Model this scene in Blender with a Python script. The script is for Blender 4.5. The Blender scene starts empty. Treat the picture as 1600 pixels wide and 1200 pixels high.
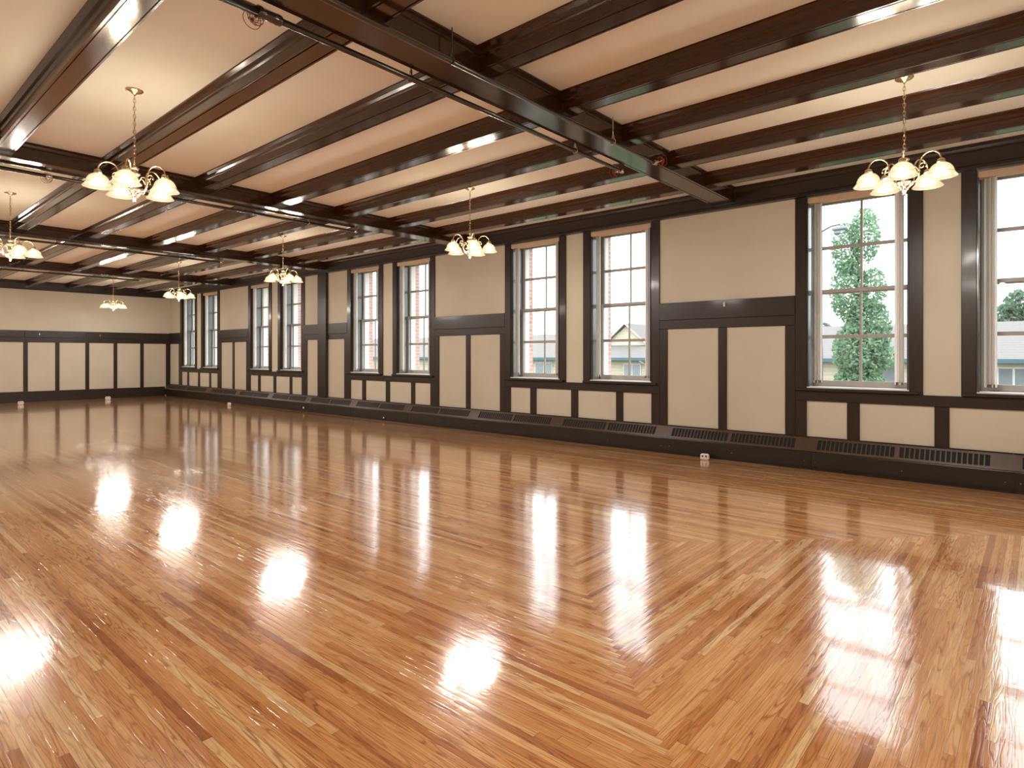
import bpy, bmesh, math, random
from mathutils import Vector, Matrix
random.seed(7)
PI = math.pi
scene = bpy.context.scene
COL = scene.collection

# ------------------------------------------------------------------ helpers
class MB:
    """collects vertices and faces, then links them as ONE mesh object"""
    def __init__(self):
        self.v = []; self.f = []; self.smooth = []
    def box(self, x0, x1, y0, y1, z0, z1):
        n = len(self.v)
        self.v += [(x0,y0,z0),(x1,y0,z0),(x1,y1,z0),(x0,y1,z0),(x0,y0,z1),(x1,y0,z1),(x1,y1,z1),(x0,y1,z1)]
        for q in ((3,2,1,0),(4,5,6,7),(0,1,5,4),(1,2,6,5),(2,3,7,6),(3,0,4,7)):
            self.f.append(tuple(n+i for i in q)); self.smooth.append(False)
        return self
    def cbox(self, x0, x1, y0, y1, z0, z1, b=0.004):
        """box with bevelled edges"""
        bm = bmesh.new()
        bmesh.ops.create_cube(bm, size=1.0)
        for v in bm.verts:
            v.co = Vector(((x0+x1)/2 + v.co.x*(x1-x0), (y0+y1)/2 + v.co.y*(y1-y0), (z0+z1)/2 + v.co.z*(z1-z0)))
        b = min(b, 0.45*min(x1-x0, y1-y0, z1-z0))
        bmesh.ops.bevel(bm, geom=bm.edges[:], offset=b, segments=1, affect='EDGES', profile=0.5)
        self.add_bm(bm); bm.free()
        return self
    def add_bm(self, bm, M=None, smooth=False):
        n = len(self.v); bm.verts.index_update()
        for v in bm.verts:
            self.v.append(tuple(M @ v.co) if M else tuple(v.co))
        for f in bm.faces:
            self.f.append(tuple(n+v.index for v in f.verts)); self.smooth.append(smooth)
    def quad(self, a, b, c, d):
        n = len(self.v); self.v += [a, b, c, d]; self.f.append((n, n+1, n+2, n+3)); self.smooth.append(False)
        return self
    def lathe(self, prof, seg=24, M=None, caps=False):
        """prof: list of (r, z)"""
        n = len(self.v)
        for r, z in prof:
            for k in range(seg):
                a = 2*PI*k/seg
                p = Vector((r*math.cos(a), r*math.sin(a), z))
                self.v.append(tuple(M @ p) if M else tuple(p))
        for i in range(len(prof)-1):
            for k in range(seg):
                k2 = (k+1) % seg
                self.f.append((n+i*seg+k, n+i*seg+k2, n+(i+1)*seg+k2, n+(i+1)*seg+k)); self.smooth.append(True)
        if caps:
            self.f.append(tuple(n+k for k in reversed(range(seg)))); self.smooth.append(False)
            m = n+(len(prof)-1)*seg
            self.f.append(tuple(m+k for k in range(seg))); self.smooth.append(False)
        return self
    def tube(self, pts, r, seg=8, closed=False, caps=True):
        pts = [Vector(p) for p in pts]; N = len(pts)
        rr = r if isinstance(r, (list, tuple)) else [r]*N
        n = len(self.v); up = None
        for i, p in enumerate(pts):
            if closed: t = (pts[(i+1) % N] - pts[i-1]).normalized()
            else: t = (pts[min(i+1, N-1)] - pts[max(i-1, 0)]).normalized()
            if up is None:
                up = t.orthogonal().normalized()
            else:
                up = (up - t*up.dot(t))
                up = up.normalized() if up.length > 1e-6 else t.orthogonal().normalized()
            s = t.cross(up)
            for k in range(seg):
                a = 2*PI*k/seg
                self.v.append(tuple(p + (up*math.cos(a) + s*math.sin(a))*rr[i]))
        for i in range(N if closed else N-1):
            j = (i+1) % N
            for k in range(seg):
                k2 = (k+1) % seg
                self.f.append((n+i*seg+k, n+i*seg+k2, n+j*seg+k2, n+j*seg+k)); self.smooth.append(True)
        if caps and not closed:
            self.f.append(tuple(n+k for k in reversed(range(seg)))); self.smooth.append(False)
            m = n+(N-1)*seg
            self.f.append(tuple(m+k for k in range(seg))); self.smooth.append(False)
        return self
    def prism(self, prof, axis, a0, a1):
        """prof: closed outline of 2D points, swept straight along 'X' (y,z) or 'Y' (x,z)"""
        n = len(self.v); k = len(prof)
        for a in (a0, a1):
            for p, q in prof:
                self.v.append((a, p, q) if axis == 'X' else (p, a, q))
        for i in range(k):
            j = (i+1) % k
            self.f.append((n+i, n+j, n+k+j, n+k+i)); self.smooth.append(False)
        self.f.append(tuple(n+i for i in reversed(range(k)))); self.smooth.append(False)
        self.f.append(tuple(n+k+i for i in range(k))); self.smooth.append(False)
        return self
    def sphere(self, c, r, seg=12, rings=8, sz=1.0):
        prof = [(max(1e-4, r*math.sin(PI*i/rings)), -r*sz*math.cos(PI*i/rings)) for i in range(rings+1)]
        return self.lathe(prof, seg, Matrix.Translation(Vector(c)))
    def build(self, name, mat, parent=None, recalc=True):
        me = bpy.data.meshes.new(name)
        me.from_pydata(self.v, [], self.f)
        me.polygons.foreach_set('use_smooth', self.smooth)
        if recalc:
            bm = bmesh.new(); bm.from_mesh(me)
            bmesh.ops.recalc_face_normals(bm, faces=bm.faces[:])
            bm.to_mesh(me); bm.free()
        me.materials.append(mat); me.update()
        o = bpy.data.objects.new(name, me); COL.objects.link(o)
        if parent is not None: o.parent = parent
        return o

def tag(o, label=None, cat=None, group=None, kind=None):
    if label: o['label'] = label
    if cat: o['category'] = cat
    if group: o['group'] = group
    if kind: o['kind'] = kind
    return o
def struct(o, label, cat, group=None):
    return tag(o, label, cat, group, 'structure')
def empty(name, loc, rz=0.0):
    o = bpy.data.objects.new(name, None); COL.objects.link(o)
    o.location = loc; o.rotation_euler = (0, 0, rz); o.empty_display_size = 0.1
    return o
def children(o): return [c for c in list(COL.objects) if c.parent == o]
def copy_tree(o, kids, parent=None):
    c = o.copy(); COL.objects.link(c); c.parent = parent
    for ch in kids.get(o.name, []): copy_tree(ch, kids, c)
    return c
def kid_map():
    m = {}
    for o in COL.objects:
        if o.parent is not None: m.setdefault(o.parent.name, []).append(o)
    return m

# ------------------------------------------------------------------ materials
def new_mat(name):
    m = bpy.data.materials.new(name); m.use_nodes = True
    nt = m.node_tree; nt.nodes.clear()
    out = nt.nodes.new('ShaderNodeOutputMaterial')
    return m, nt, out
def N(nt, t, **kw):
    n = nt.nodes.new(t)
    for k, v in kw.items(): setattr(n, k, v)
    return n
def setin(nt, sock, v):
    if isinstance(v, bpy.types.NodeSocket): nt.links.new(v, sock)
    else: sock.default_value = v
def math_n(nt, op, a, b=None, c=None):
    n = N(nt, 'ShaderNodeMath', operation=op)
    setin(nt, n.inputs[0], a)
    if b is not None: setin(nt, n.inputs[1], b)
    if c is not None: setin(nt, n.inputs[2], c)
    return n.outputs[0]
def principled(nt, out, color, rough, metallic=0.0, spec=0.5, coat=0.0, coat_r=0.1, bump=None, bstr=0.2, bdist=0.01):
    p = N(nt, 'ShaderNodeBsdfPrincipled')
    setin(nt, p.inputs['Base Color'], color); setin(nt, p.inputs['Roughness'], rough)
    p.inputs['Metallic'].default_value = metallic
    p.inputs['Specular IOR Level'].default_value = spec
    p.inputs['Coat Weight'].default_value = coat; p.inputs['Coat Roughness'].default_value = coat_r
    if bump is not None:
        b = N(nt, 'ShaderNodeBump'); b.inputs['Strength'].default_value = bstr; b.inputs['Distance'].default_value = bdist
        nt.links.new(bump, b.inputs['Height']); nt.links.new(b.outputs[0], p.inputs['Normal'])
        if coat > 0: nt.links.new(b.outputs[0], p.inputs['Coat Normal'])
    nt.links.new(p.outputs[0], out.inputs[0])
    return p
def noise(nt, vec, scale, detail=3.0, rough=0.5):
    n = N(nt, 'ShaderNodeTexNoise'); n.inputs['Scale'].default_value = scale
    n.inputs['Detail'].default_value = detail; n.inputs['Roughness'].default_value = rough
    if vec is not None: nt.links.new(vec, n.inputs['Vector'])
    return n.outputs['Fac']
def ramp(nt, fac, stops):
    r = N(nt, 'ShaderNodeValToRGB'); e = r.color_ramp.elements
    while len(e) > 1: e.remove(e[-1])
    e[0].position = stops[0][0]; e[0].color = (*stops[0][1], 1)
    for p, c in stops[1:]:
        k = e.new(p); k.color = (*c, 1)
    nt.links.new(fac, r.inputs[0])
    return r.outputs[0]
def geo_pos(nt):
    g = N(nt, 'ShaderNodeNewGeometry'); return g.outputs['Position']
def scaled(nt, vec, s):
    m = N(nt, 'ShaderNodeMapping'); m.inputs['Scale'].default_value = s
    nt.links.new(vec, m.inputs['Vector']); return m.outputs[0]

def plaster(name, c, var=0.04, scale=1.5, rough=0.75):
    m, nt, out = new_mat(name)
    p = geo_pos(nt)
    f = noise(nt, p, scale, 4)
    lo = tuple(max(0, x*(1-var)) for x in c); hi = tuple(min(1, x*(1+var)) for x in c)
    col = ramp(nt, f, [(0.3, lo), (0.7, hi)])
    principled(nt, out, col, rough, spec=0.3, bump=noise(nt, p, 60, 3), bstr=0.08, bdist=0.004)
    return m
def dark_wood(name, lo, hi, stretch, rough=0.2, coat=0.6):
    m, nt, out = new_mat(name)
    p = geo_pos(nt)
    f = noise(nt, scaled(nt, p, stretch), 4.0, 5, 0.6)
    col = ramp(nt, f, [(0.25, lo), (0.75, hi)])
    big = noise(nt, p, 0.9, 2)
    r = math_n(nt, 'MULTIPLY_ADD', big, 0.10, rough-0.05)
    principled(nt, out, col, r, spec=0.42, coat=coat, coat_r=0.10, bump=f, bstr=0.03, bdist=0.002)
    return m
def plain(name, c, rough=0.5, metallic=0.0, spec=0.5, var=0.06, scale=8.0, coat=0.0):
    m, nt, out = new_mat(name)
    tc = N(nt, 'ShaderNodeTexCoord').outputs['Object']
    f = noise(nt, tc, scale, 3)
    lo = tuple(max(0, x*(1-var)) for x in c); hi = tuple(min(1, x*(1+var)) for x in c)
    principled(nt, out, ramp(nt, f, [(0.3, lo), (0.7, hi)]), rough, metallic, spec, coat)
    return m

M = {}
M['wall'] = plaster('cream_wall_paint', (0.61, 0.555, 0.45))
M['ceiling'] = plaster('cream_ceiling_paint', (0.82, 0.825, 0.80), 0.03, 0.8)
M['beam'] = dark_wood('dark_stained_beam', (0.024, 0.0080, 0.0030), (0.056, 0.0185, 0.0064), (1.0, 9.0, 9.0), 0.155, 0.30)
M['girder'] = dark_wood('dark_stained_girder', (0.020, 0.0078, 0.0034), (0.044, 0.0168, 0.0072), (9.0, 1.0, 9.0), 0.15, 0.30)
M['trim'] = dark_wood('dark_stained_trim', (0.016, 0.0090, 0.0054), (0.032, 0.0185, 0.0110), (6.0, 6.0, 0.8), 0.38, 0.12)
M['trimh'] = dark_wood('dark_stained_rail', (0.016, 0.0090, 0.0054), (0.032, 0.0185, 0.0110), (0.8, 1.2, 9.0), 0.38, 0.12)
M['heater'] = plain('brown_enamel', (0.016, 0.010, 0.0065), 0.36, var=0.12, scale=3.0)
M['heater_top'] = plain('worn_brown_enamel', (0.075, 0.045, 0.028), 0.34, var=0.15, scale=3.0)
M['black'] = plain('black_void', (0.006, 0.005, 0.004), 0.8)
M['jamb'] = plain('gloss_grey_paint', (0.17, 0.185, 0.178), 0.14, spec=0.45, coat=0.0, var=0.03)
M['sash'] = plain('grey_sash_paint', (0.40, 0.37, 0.335), 0.4, var=0.05)
M['white'] = plain('white_paint', (0.80, 0.80, 0.78), 0.35, var=0.02)
M['outer'] = plain('white_brick_mould', (0.80, 0.79, 0.77), 0.6, var=0.03)
M['tan'] = plain('tan_valance', (0.62, 0.44, 0.30), 0.6, var=0.05)
M['brass'] = plain('polished_brass', (0.74, 0.58, 0.38), 0.22, metallic=1.0, var=0.08, scale=30)
M['weight'] = plain('brown_clip', (0.16, 0.09, 0.055), 0.5)
M['pipe'] = plain('black_iron_pipe', (0.030, 0.018, 0.012), 0.22, spec=0.6, var=0.15, coat=0.6)
M['chrome'] = plain('bright_steel', (0.75, 0.74, 0.72), 0.2, metallic=1.0)
M['red'] = plain('red_wire', (0.26, 0.035, 0.02), 0.4)
M['plastic'] = plain('white_plastic', (0.82, 0.80, 0.76), 0.35, var=0.03)
M['socket'] = plain('brown_socket', (0.12, 0.07, 0.045), 0.5)

# floor: strip oak, mitred where the boards turn across the hall
def floor_mat():
    m, nt, out = new_mat('varnished_strip_oak')
    W = 0.0381
    sep = N(nt, 'ShaderNodeSeparateXYZ'); nt.links.new(geo_pos(nt), sep.inputs[0])
    X, Y = sep.outputs[0], sep.outputs[1]
    def snap(s): return math_n(nt, 'MULTIPLY', math_n(nt, 'ADD', math_n(nt, 'FLOOR', math_n(nt, 'DIVIDE', s, W)), 0.5), W)
    xq, yq = snap(X), snap(Y)
    ady = math_n(nt, 'ABSOLUTE', math_n(nt, 'SUBTRACT', yq, 3.75))
    near = math_n(nt, 'GREATER_THAN', math_n(nt, 'ADD', xq, 2.75), ady)
    far = math_n(nt, 'GREATER_THAN', math_n(nt, 'SUBTRACT', -18.7, xq), ady)
    sel = math_n(nt, 'MAXIMUM', near, far)
    def mixf(a, b):
        n = N(nt, 'ShaderNodeMix', data_type='FLOAT')
        nt.links.new(sel, n.inputs[0]); nt.links.new(a, n.inputs[2]); nt.links.new(b, n.inputs[3])
        return n.outputs[0]
    along, across = mixf(X, Y), mixf(Y, X)
    ra = math_n(nt, 'DIVIDE', across, W)
    row = math_n(nt, 'FLOOR', ra); fr = math_n(nt, 'FRACT', ra)
    def wn(*c):
        n = N(nt, 'ShaderNodeTexWhiteNoise', noise_dimensions='3D')
        cb = N(nt, 'ShaderNodeCombineXYZ')
        for i, q in enumerate(c): setin(nt, cb.inputs[i], q)
        nt.links.new(cb.outputs[0], n.inputs['Vector'])
        return n.outputs['Value'], n.outputs['Color']
    r1, _ = wn(row, sel, 3.0)
    r2, _ = wn(row, sel, 11.0)
    L = math_n(nt, 'MULTIPLY_ADD', r2, 1.3, 0.7)
    u = math_n(nt, 'ADD', math_n(nt, 'DIVIDE', along, L), math_n(nt, 'MULTIPLY', r1, 17.0))
    bid = math_n(nt, 'FLOOR', u); fu = math_n(nt, 'FRACT', u)
    idv, idc = wn(row, bid, math_n(nt, 'ADD', sel, 5.0))
    sc = N(nt, 'ShaderNodeSeparateColor'); nt.links.new(idc, sc.inputs[0])
    id2, id3 = sc.outputs[1], sc.outputs[2]
    base = ramp(nt, idv, [(0.0, (0.40, 0.140, 0.042)), (0.08, (0.53, 0.215, 0.070)), (0.25, (0.63, 0.285, 0.098)),
                          (0.55, (0.68, 0.335, 0.125)), (0.80, (0.74, 0.40, 0.165)), (0.94, (0.79, 0.49, 0.235)), (1.0, (0.82, 0.56, 0.30))])
    # cathedral grain
    cb = N(nt, 'ShaderNodeCombineXYZ')
    nt.links.new(math_n(nt, 'MULTIPLY', along, 0.9), cb.inputs[0])
    nt.links.new(math_n(nt, 'MULTIPLY', across, 11.0), cb.inputs[1])
    nt.links.new(math_n(nt, 'MULTIPLY', id2, 90.0), cb.inputs[2])
    g = noise(nt, cb.outputs[0], 1.6, 2, 0.45)
    rings = math_n(nt, 'SINE', math_n(nt, 'MULTIPLY', g, 62.0))
    rings = math_n(nt, 'POWER', math_n(nt, 'MULTIPLY_ADD', rings, 0.5, 0.5), 4.0)
    cb2 = N(nt, 'ShaderNodeCombineXYZ')
    nt.links.new(math_n(nt, 'MULTIPLY', along, 3.0), cb2.inputs[0])
    nt.links.new(math_n(nt, 'MULTIPLY', across, 140.0), cb2.inputs[1])
    nt.links.new(math_n(nt, 'MULTIPLY', id3, 60.0), cb2.inputs[2])
    fine = noise(nt, cb2.outputs[0], 1.5, 3, 0.6)
    dark = N(nt, 'ShaderNodeMix', data_type='RGBA', blend_type='MULTIPLY')
    nt.links.new(math_n(nt, 'MULTIPLY', rings, math_n(nt, 'MULTIPLY_ADD', id3, 0.65, 0.20)), dark.inputs[0])
    nt.links.new(base, dark.inputs[6]); dark.inputs[7].default_value = (0.50, 0.32, 0.20, 1)
    d2 = N(nt, 'ShaderNodeMix', data_type='RGBA', blend_type='MULTIPLY')
    d2.inputs[0].default_value = 0.85
    nt.links.new(dark.outputs[2], d2.inputs[6])
    nt.links.new(ramp(nt, fine, [(0.28, (0.60, 0.48, 0.38)), (0.52, (1, 1, 1)), (0.8, (1.10, 1.10, 1.10))]), d2.inputs[7])
    # joints
    e1 = math_n(nt, 'MINIMUM', fr, math_n(nt, 'SUBTRACT', 1.0, fr))
    j1 = math_n(nt, 'LESS_THAN', e1, 0.026)
    j2 = math_n(nt, 'LESS_THAN', math_n(nt, 'MULTIPLY', math_n(nt, 'MINIMUM', fu, math_n(nt, 'SUBTRACT', 1.0, fu)), L), 0.0012)
    j = math_n(nt, 'MAXIMUM', j1, j2)
    jj = N(nt, 'ShaderNodeMix', data_type='RGBA')
    nt.links.new(math_n(nt, 'MULTIPLY', j, 0.62), jj.inputs[0]); nt.links.new(d2.outputs[2], jj.inputs[6]); jj.inputs[7].default_value = (0.07, 0.03, 0.012, 1)
    # relief: cupped boards, uneven heights, grain
    cup = math_n(nt, 'POWER', math_n(nt, 'ABSOLUTE', math_n(nt, 'SUBTRACT', fr, 0.5)), 2.0)
    h = math_n(nt, 'ADD', math_n(nt, 'MULTIPLY', cup, -0.55), math_n(nt, 'MULTIPLY', math_n(nt, 'MULTIPLY', id2, fr), 0.35))
    h = math_n(nt, 'ADD', h, math_n(nt, 'MULTIPLY', fine, 0.22))
    h = math_n(nt, 'ADD', h, math_n(nt, 'MULTIPLY', rings, -0.12))
    h = math_n(nt, 'ADD', h, math_n(nt, 'MULTIPLY', noise(nt, geo_pos(nt), 9.0, 3), 0.9))
    h = math_n(nt, 'SUBTRACT', h, math_n(nt, 'MULTIPLY', j, 0.20))
    rr = math_n(nt, 'MULTIPLY_ADD', noise(nt, geo_pos(nt), 1.3, 3), 0.07, 0.105)
    p = principled(nt, out, jj.outputs[2], rr, spec=0.35, coat=1.0, coat_r=0.05, bump=h, bstr=0.22, bdist=0.004)
    b = N(nt, 'ShaderNodeBump'); b.inputs['Strength'].default_value = 0.11; b.inputs['Distance'].default_value = 0.004
    nt.links.new(h, b.inputs['Height']); nt.links.new(b.outputs[0], p.inputs['Coat Normal'])
    return m
M['floor'] = floor_mat()

def glass_mat():
    m, nt, out = new_mat('window_glass')
    t = N(nt, 'ShaderNodeBsdfTransparent'); t.inputs[0].default_value = (0.97, 0.98, 0.975, 1)
    g = N(nt, 'ShaderNodeBsdfGlossy'); g.inputs['Roughness'].default_value = 0.02
    gn = N(nt, 'ShaderNodeNewGeometry'); dt = N(nt, 'ShaderNodeVectorMath', operation='DOT_PRODUCT')
    nt.links.new(gn.outputs['Incoming'], dt.inputs[0]); nt.links.new(gn.outputs['Normal'], dt.inputs[1])
    k = math_n(nt, 'POWER', math_n(nt, 'SUBTRACT', 1.0, math_n(nt, 'MINIMUM', 1.0, math_n(nt, 'ABSOLUTE', dt.outputs['Value']))), 5.0)
    mx = N(nt, 'ShaderNodeMixShader')
    nt.links.new(math_n(nt, 'MULTIPLY_ADD', k, 0.88, 0.06), mx.inputs[0]); nt.links.new(t.outputs[0], mx.inputs[1]); nt.links.new(g.outputs[0], mx.inputs[2])
    nt.links.new(mx.outputs[0], out.inputs[0])
    return m
M['glass'] = glass_mat()
def vane_mat():
    m, nt, out = new_mat('white_blind_fabric')
    d = N(nt, 'ShaderNodeBsdfDiffuse'); d.inputs[0].default_value = (0.86, 0.84, 0.81, 1)
    t = N(nt, 'ShaderNodeBsdfTranslucent'); t.inputs[0].default_value = (0.84, 0.82, 0.80, 1)
    mx = N(nt, 'ShaderNodeMixShader'); mx.inputs[0].default_value = 0.35
    nt.links.new(d.outputs[0], mx.inputs[1]); nt.links.new(t.outputs[0], mx.inputs[2]); nt.links.new(mx.outputs[0], out.inputs[0])
    return m
M['vane'] = vane_mat()
def shade_mat():
    m, nt, out = new_mat('lit_frosted_glass')
    lw = N(nt, 'ShaderNodeLayerWeight'); lw.inputs[0].default_value = 0.35
    e = N(nt, 'ShaderNodeEmission'); e.inputs[0].default_value = (1.0, 0.80, 0.50, 1)
    nt.links.new(math_n(nt, 'MULTIPLY_ADD', lw.outputs['Facing'], -0.60, 1.25), e.inputs[1])
    t = N(nt, 'ShaderNodeBsdfTransparent'); t.inputs[0].default_value = (1.0, 0.95, 0.85, 1)
    g = N(nt, 'ShaderNodeBsdfGlossy'); g.inputs['Roughness'].default_value = 0.15; g.inputs[0].default_value = (0.05, 0.05, 0.05, 1)
    ad = N(nt, 'ShaderNodeAddShader'); nt.links.new(e.outputs[0], ad.inputs[0]); nt.links.new(g.outputs[0], ad.inputs[1])
    mx = N(nt, 'ShaderNodeMixShader'); mx.inputs[0].default_value = 0.5
    nt.links.new(ad.outputs[0], mx.inputs[1]); nt.links.new(t.outputs[0], mx.inputs[2]); nt.links.new(mx.outputs[0], out.inputs[0])
    return m
M['shade'] = shade_mat()
def emit_mat(name, c, s):
    m, nt, out = new_mat(name)
    e = N(nt, 'ShaderNodeEmission'); e.inputs[0].default_value = (*c, 1); e.inputs[1].default_value = s
    nt.links.new(e.outputs[0], out.inputs[0]); return m
M['bulb'] = emit_mat('glowing_bulb', (1.0, 0.80, 0.52), 14.0)
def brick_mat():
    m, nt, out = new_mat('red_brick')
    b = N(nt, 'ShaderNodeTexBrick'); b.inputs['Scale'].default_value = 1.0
    b.inputs['Color1'].default_value = (0.60, 0.36, 0.32, 1); b.inputs['Color2'].default_value = (0.54, 0.30, 0.26, 1); b.inputs['Mortar'].default_value = (0.58, 0.50, 0.46, 1)  # red brick paled to pink: daylight glare is put into the colour
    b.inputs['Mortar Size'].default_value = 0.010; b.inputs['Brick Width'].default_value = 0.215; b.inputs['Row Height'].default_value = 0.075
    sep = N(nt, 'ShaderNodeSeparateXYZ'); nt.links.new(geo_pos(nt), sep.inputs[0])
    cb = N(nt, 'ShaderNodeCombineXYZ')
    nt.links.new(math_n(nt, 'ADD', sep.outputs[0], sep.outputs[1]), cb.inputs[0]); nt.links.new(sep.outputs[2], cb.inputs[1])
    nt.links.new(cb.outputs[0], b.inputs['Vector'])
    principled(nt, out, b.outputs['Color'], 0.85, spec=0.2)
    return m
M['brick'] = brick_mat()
def lined_mat(name, c1, c2, pitch, axis=2, rough=0.8):
    m, nt, out = new_mat(name)
    sep = N(nt, 'ShaderNodeSeparateXYZ'); nt.links.new(geo_pos(nt), sep.inputs[0])
    f = math_n(nt, 'FRACT', math_n(nt, 'DIVIDE', sep.outputs[axis], pitch))
    n = noise(nt, scaled(nt, geo_pos(nt), (2.0, 2.0, 6.0)), 3.0, 3)
    f2 = math_n(nt, 'MULTIPLY_ADD', n, 0.5, math_n(nt, 'MULTIPLY', f, 0.5))
    principled(nt, out, ramp(nt, f2, [(0.15, c2), (0.45, c1), (0.9, c1)]), rough, spec=0.2)
    return m
M['siding'] = lined_mat('cream_siding', (0.52, 0.47, 0.37), (0.37, 0.33, 0.25), 0.20)
M['shingle'] = lined_mat('grey_shingle', (0.175, 0.167, 0.160), (0.125, 0.118, 0.114), 0.11)
M['gutter'] = plain('teal_gutter', (0.045, 0.105, 0.135), 0.5)
M['hglass'] = plain('house_window_glass', (0.16, 0.19, 0.205), 0.1, spec=0.6)
M['hwhite'] = plain('house_white_trim', (0.6, 0.6, 0.58), 0.6)
M['lawn'] = plain('lawn', (0.06, 0.10, 0.035), 0.9, var=0.3, scale=1.0)
M['bark'] = plain('bark', (0.13, 0.11, 0.09), 0.9, var=0.3)
def leaf_mat(name, lo, hi):
    m, nt, out = new_mat(name)
    g = N(nt, 'ShaderNodeNewGeometry')
    col = ramp(nt, noise(nt, g.outputs['Position'], 3.5, 2), [(0.3, lo), (0.7, hi)])
    d = N(nt, 'ShaderNodeBsdfDiffuse'); t = N(nt, 'ShaderNodeBsdfTranslucent')
    nt.links.new(col, d.inputs[0]); nt.links.new(col, t.inputs[0])
    mx = N(nt, 'ShaderNodeMixShader'); mx.inputs[0].default_value = 0.4
    nt.links.new(d.outputs[0], mx.inputs[1]); nt.links.new(t.outputs[0], mx.inputs[2]); nt.links.new(mx.outputs[0], out.inputs[0])
    return m
M['leaf'] = leaf_mat('aspen_leaves', (0.17, 0.28, 0.21), (0.28, 0.42, 0.25))
M['leaf2'] = leaf_mat('far_leaves', (0.13, 0.20, 0.155), (0.19, 0.27, 0.19))

# ------------------------------------------------------------------ layout constants (metres)
XF, XN = -23.5, 1.75          # far wall, near wall
YL, YW = -0.66, 8.34          # left wall, window wall (panel face)
ZC = 3.718                    # ceiling
PITCH = 5.035
GX = [-3.14 - PITCH*k for k in range(4)]       # right face of each girder
GW = 0.28
ZG, ZB = 3.522, 3.568         # soffits of girders and beams
PC = [-0.835 - 5.03*k for k in range(5)]       # centre of each pair of windows
YO = 8.97                     # outside face of the window wall
ZS, ZT = 1.03, 3.465          # window sill and head
OW = 1.105                    # opening width
openings = []                 # near to far
for c in PC:
    openings.append((c + 1.4175 - OW, c + 1.4175)); openings.append((c - 1.4175, c - 1.4175 + OW))
ordinal = ['first', 'second', 'third', 'fourth', 'fifth', 'sixth', 'seventh', 'eighth', 'ninth', 'tenth']

# ------------------------------------------------------------------ shell
struct(MB().box(XF-0.2, XN+0.2, YL-0.2, YO, -0.2, 0.0).build('floor', M['floor']), 'glossy strip oak floor with mitred boards', 'floor')
struct(MB().box(XF-0.2, XN+0.2, YL-0.2, YW+0.3, ZC, ZC+0.2).build('ceiling', M['ceiling']), 'cream plaster ceiling between dark beams', 'ceiling')
struct(MB().box(XF-0.2, XF, YL-0.2, YO, 0, ZC).build('wall_far', M['wall']), 'cream far wall with dark wainscot at the end of the hall', 'wall')
struct(MB().box(XN, XN+0.2, YL-0.2, YO, 0, ZC).build('wall_near', M['wall']), 'cream wall behind the viewer', 'wall')
struct(MB().box(XF, XN, YL-0.2, YL, 0, ZC).build('wall_left', M['wall']), 'cream wall on the side without windows', 'wall')
def wall_with_openings(y0, y1, z0, z1, name, mat):
    m = MB()
    m.box(XF, XN, y0, y1, z0, ZS); m.box(XF, XN, y0, y1, ZT, z1)
    xs = [XN] + [v for o in openings for v in (o[1], o[0])] + [XF]
    for i in range(0, len(xs), 2):
        if xs[i] - xs[i+1] > 0.001: m.box(xs[i+1], xs[i], y0, y1, ZS, ZT)
    return m.build(name, mat)
struct(wall_with_openings(YW, 8.64, 0, ZC, 'wall_right', M['wall']), 'cream wall with tall windows and dark panel framing', 'wall')
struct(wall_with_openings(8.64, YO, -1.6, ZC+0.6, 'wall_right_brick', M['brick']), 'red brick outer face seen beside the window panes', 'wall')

# ------------------------------------------------------------------ wall framing
TRIM = [0]
def trim(m, mat, label, cat='panel moulding', group='dark boards framing the wall panels'):
    TRIM[0] += 1
    return struct(m.build('trim_%d' % TRIM[0], mat), label, cat, group)
YT = YW - 0.022               # face of the framing on the window wall
def vboard(x0, x1, z0, z1, label, t=0.022):
    trim(MB().cbox(x0, x1, YW-t, YW+0.004, z0, z1), M['trim'], label)
def hboard(x0, x1, z0, z1, label, t=0.022):
    trim(MB().cbox(x0, x1, YW-t, YW+0.004, z0, z1), M['trimh'], label)
# gaps between pairs of windows: (upper panel edges, casing inner edges)
for k, c in enumerate(PC):
    w = ordinal[k] + ' pair of windows from the viewer'
    xl, xr = c - 1.4175, c + 1.4175
    if k > 0: vboard(xr, xr+0.137, ZS-0.04, ZT, 'dark casing on the near side of the ' + w)
    vboard(xl-0.137, xl, ZS-0.04, ZT, 'dark casing on the far side of the ' + w)
    vboard(c-0.3125, c-0.175, ZS-0.04, ZT, 'dark casing left of the cream strip in the ' + w)
    vboard(c+0.175, c+0.3125, ZS-0.04, ZT, 'dark casing right of the cream strip in the ' + w)
    hi = min(xr+0.137, XN)
    hboard(xl-0.137, hi, 0.862, 0.987, 'dark apron board below the sills of the ' + w, 0.020)
    for a, b, n in ((-0.956, -0.818, 'left'), (-0.07, 0.07, 'middle'), (0.80, 0.925, 'right')):
        vboard(c+a, c+b, 0.40, 0.862, 'short dark stile at the %s under the %s' % (n, w), 0.018)
    if k > 0: vboard(xr+0.137, xr+0.262, 0.40, 1.83, 'dark lower stile on the near side of the ' + w, 0.020)
    vboard(xl-0.262, xl-0.137, 0.40, 1.83, 'dark lower stile on the far side of the ' + w, 0.020)
    vboard(xl-0.137, xl, 0.40, 0.862, 'dark lower casing foot left of the ' + w, 0.020)
    if k > 0: vboard(xr, xr+0.137, 0.40, 0.862, 'dark lower casing foot right of the ' + w, 0.020)
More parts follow.
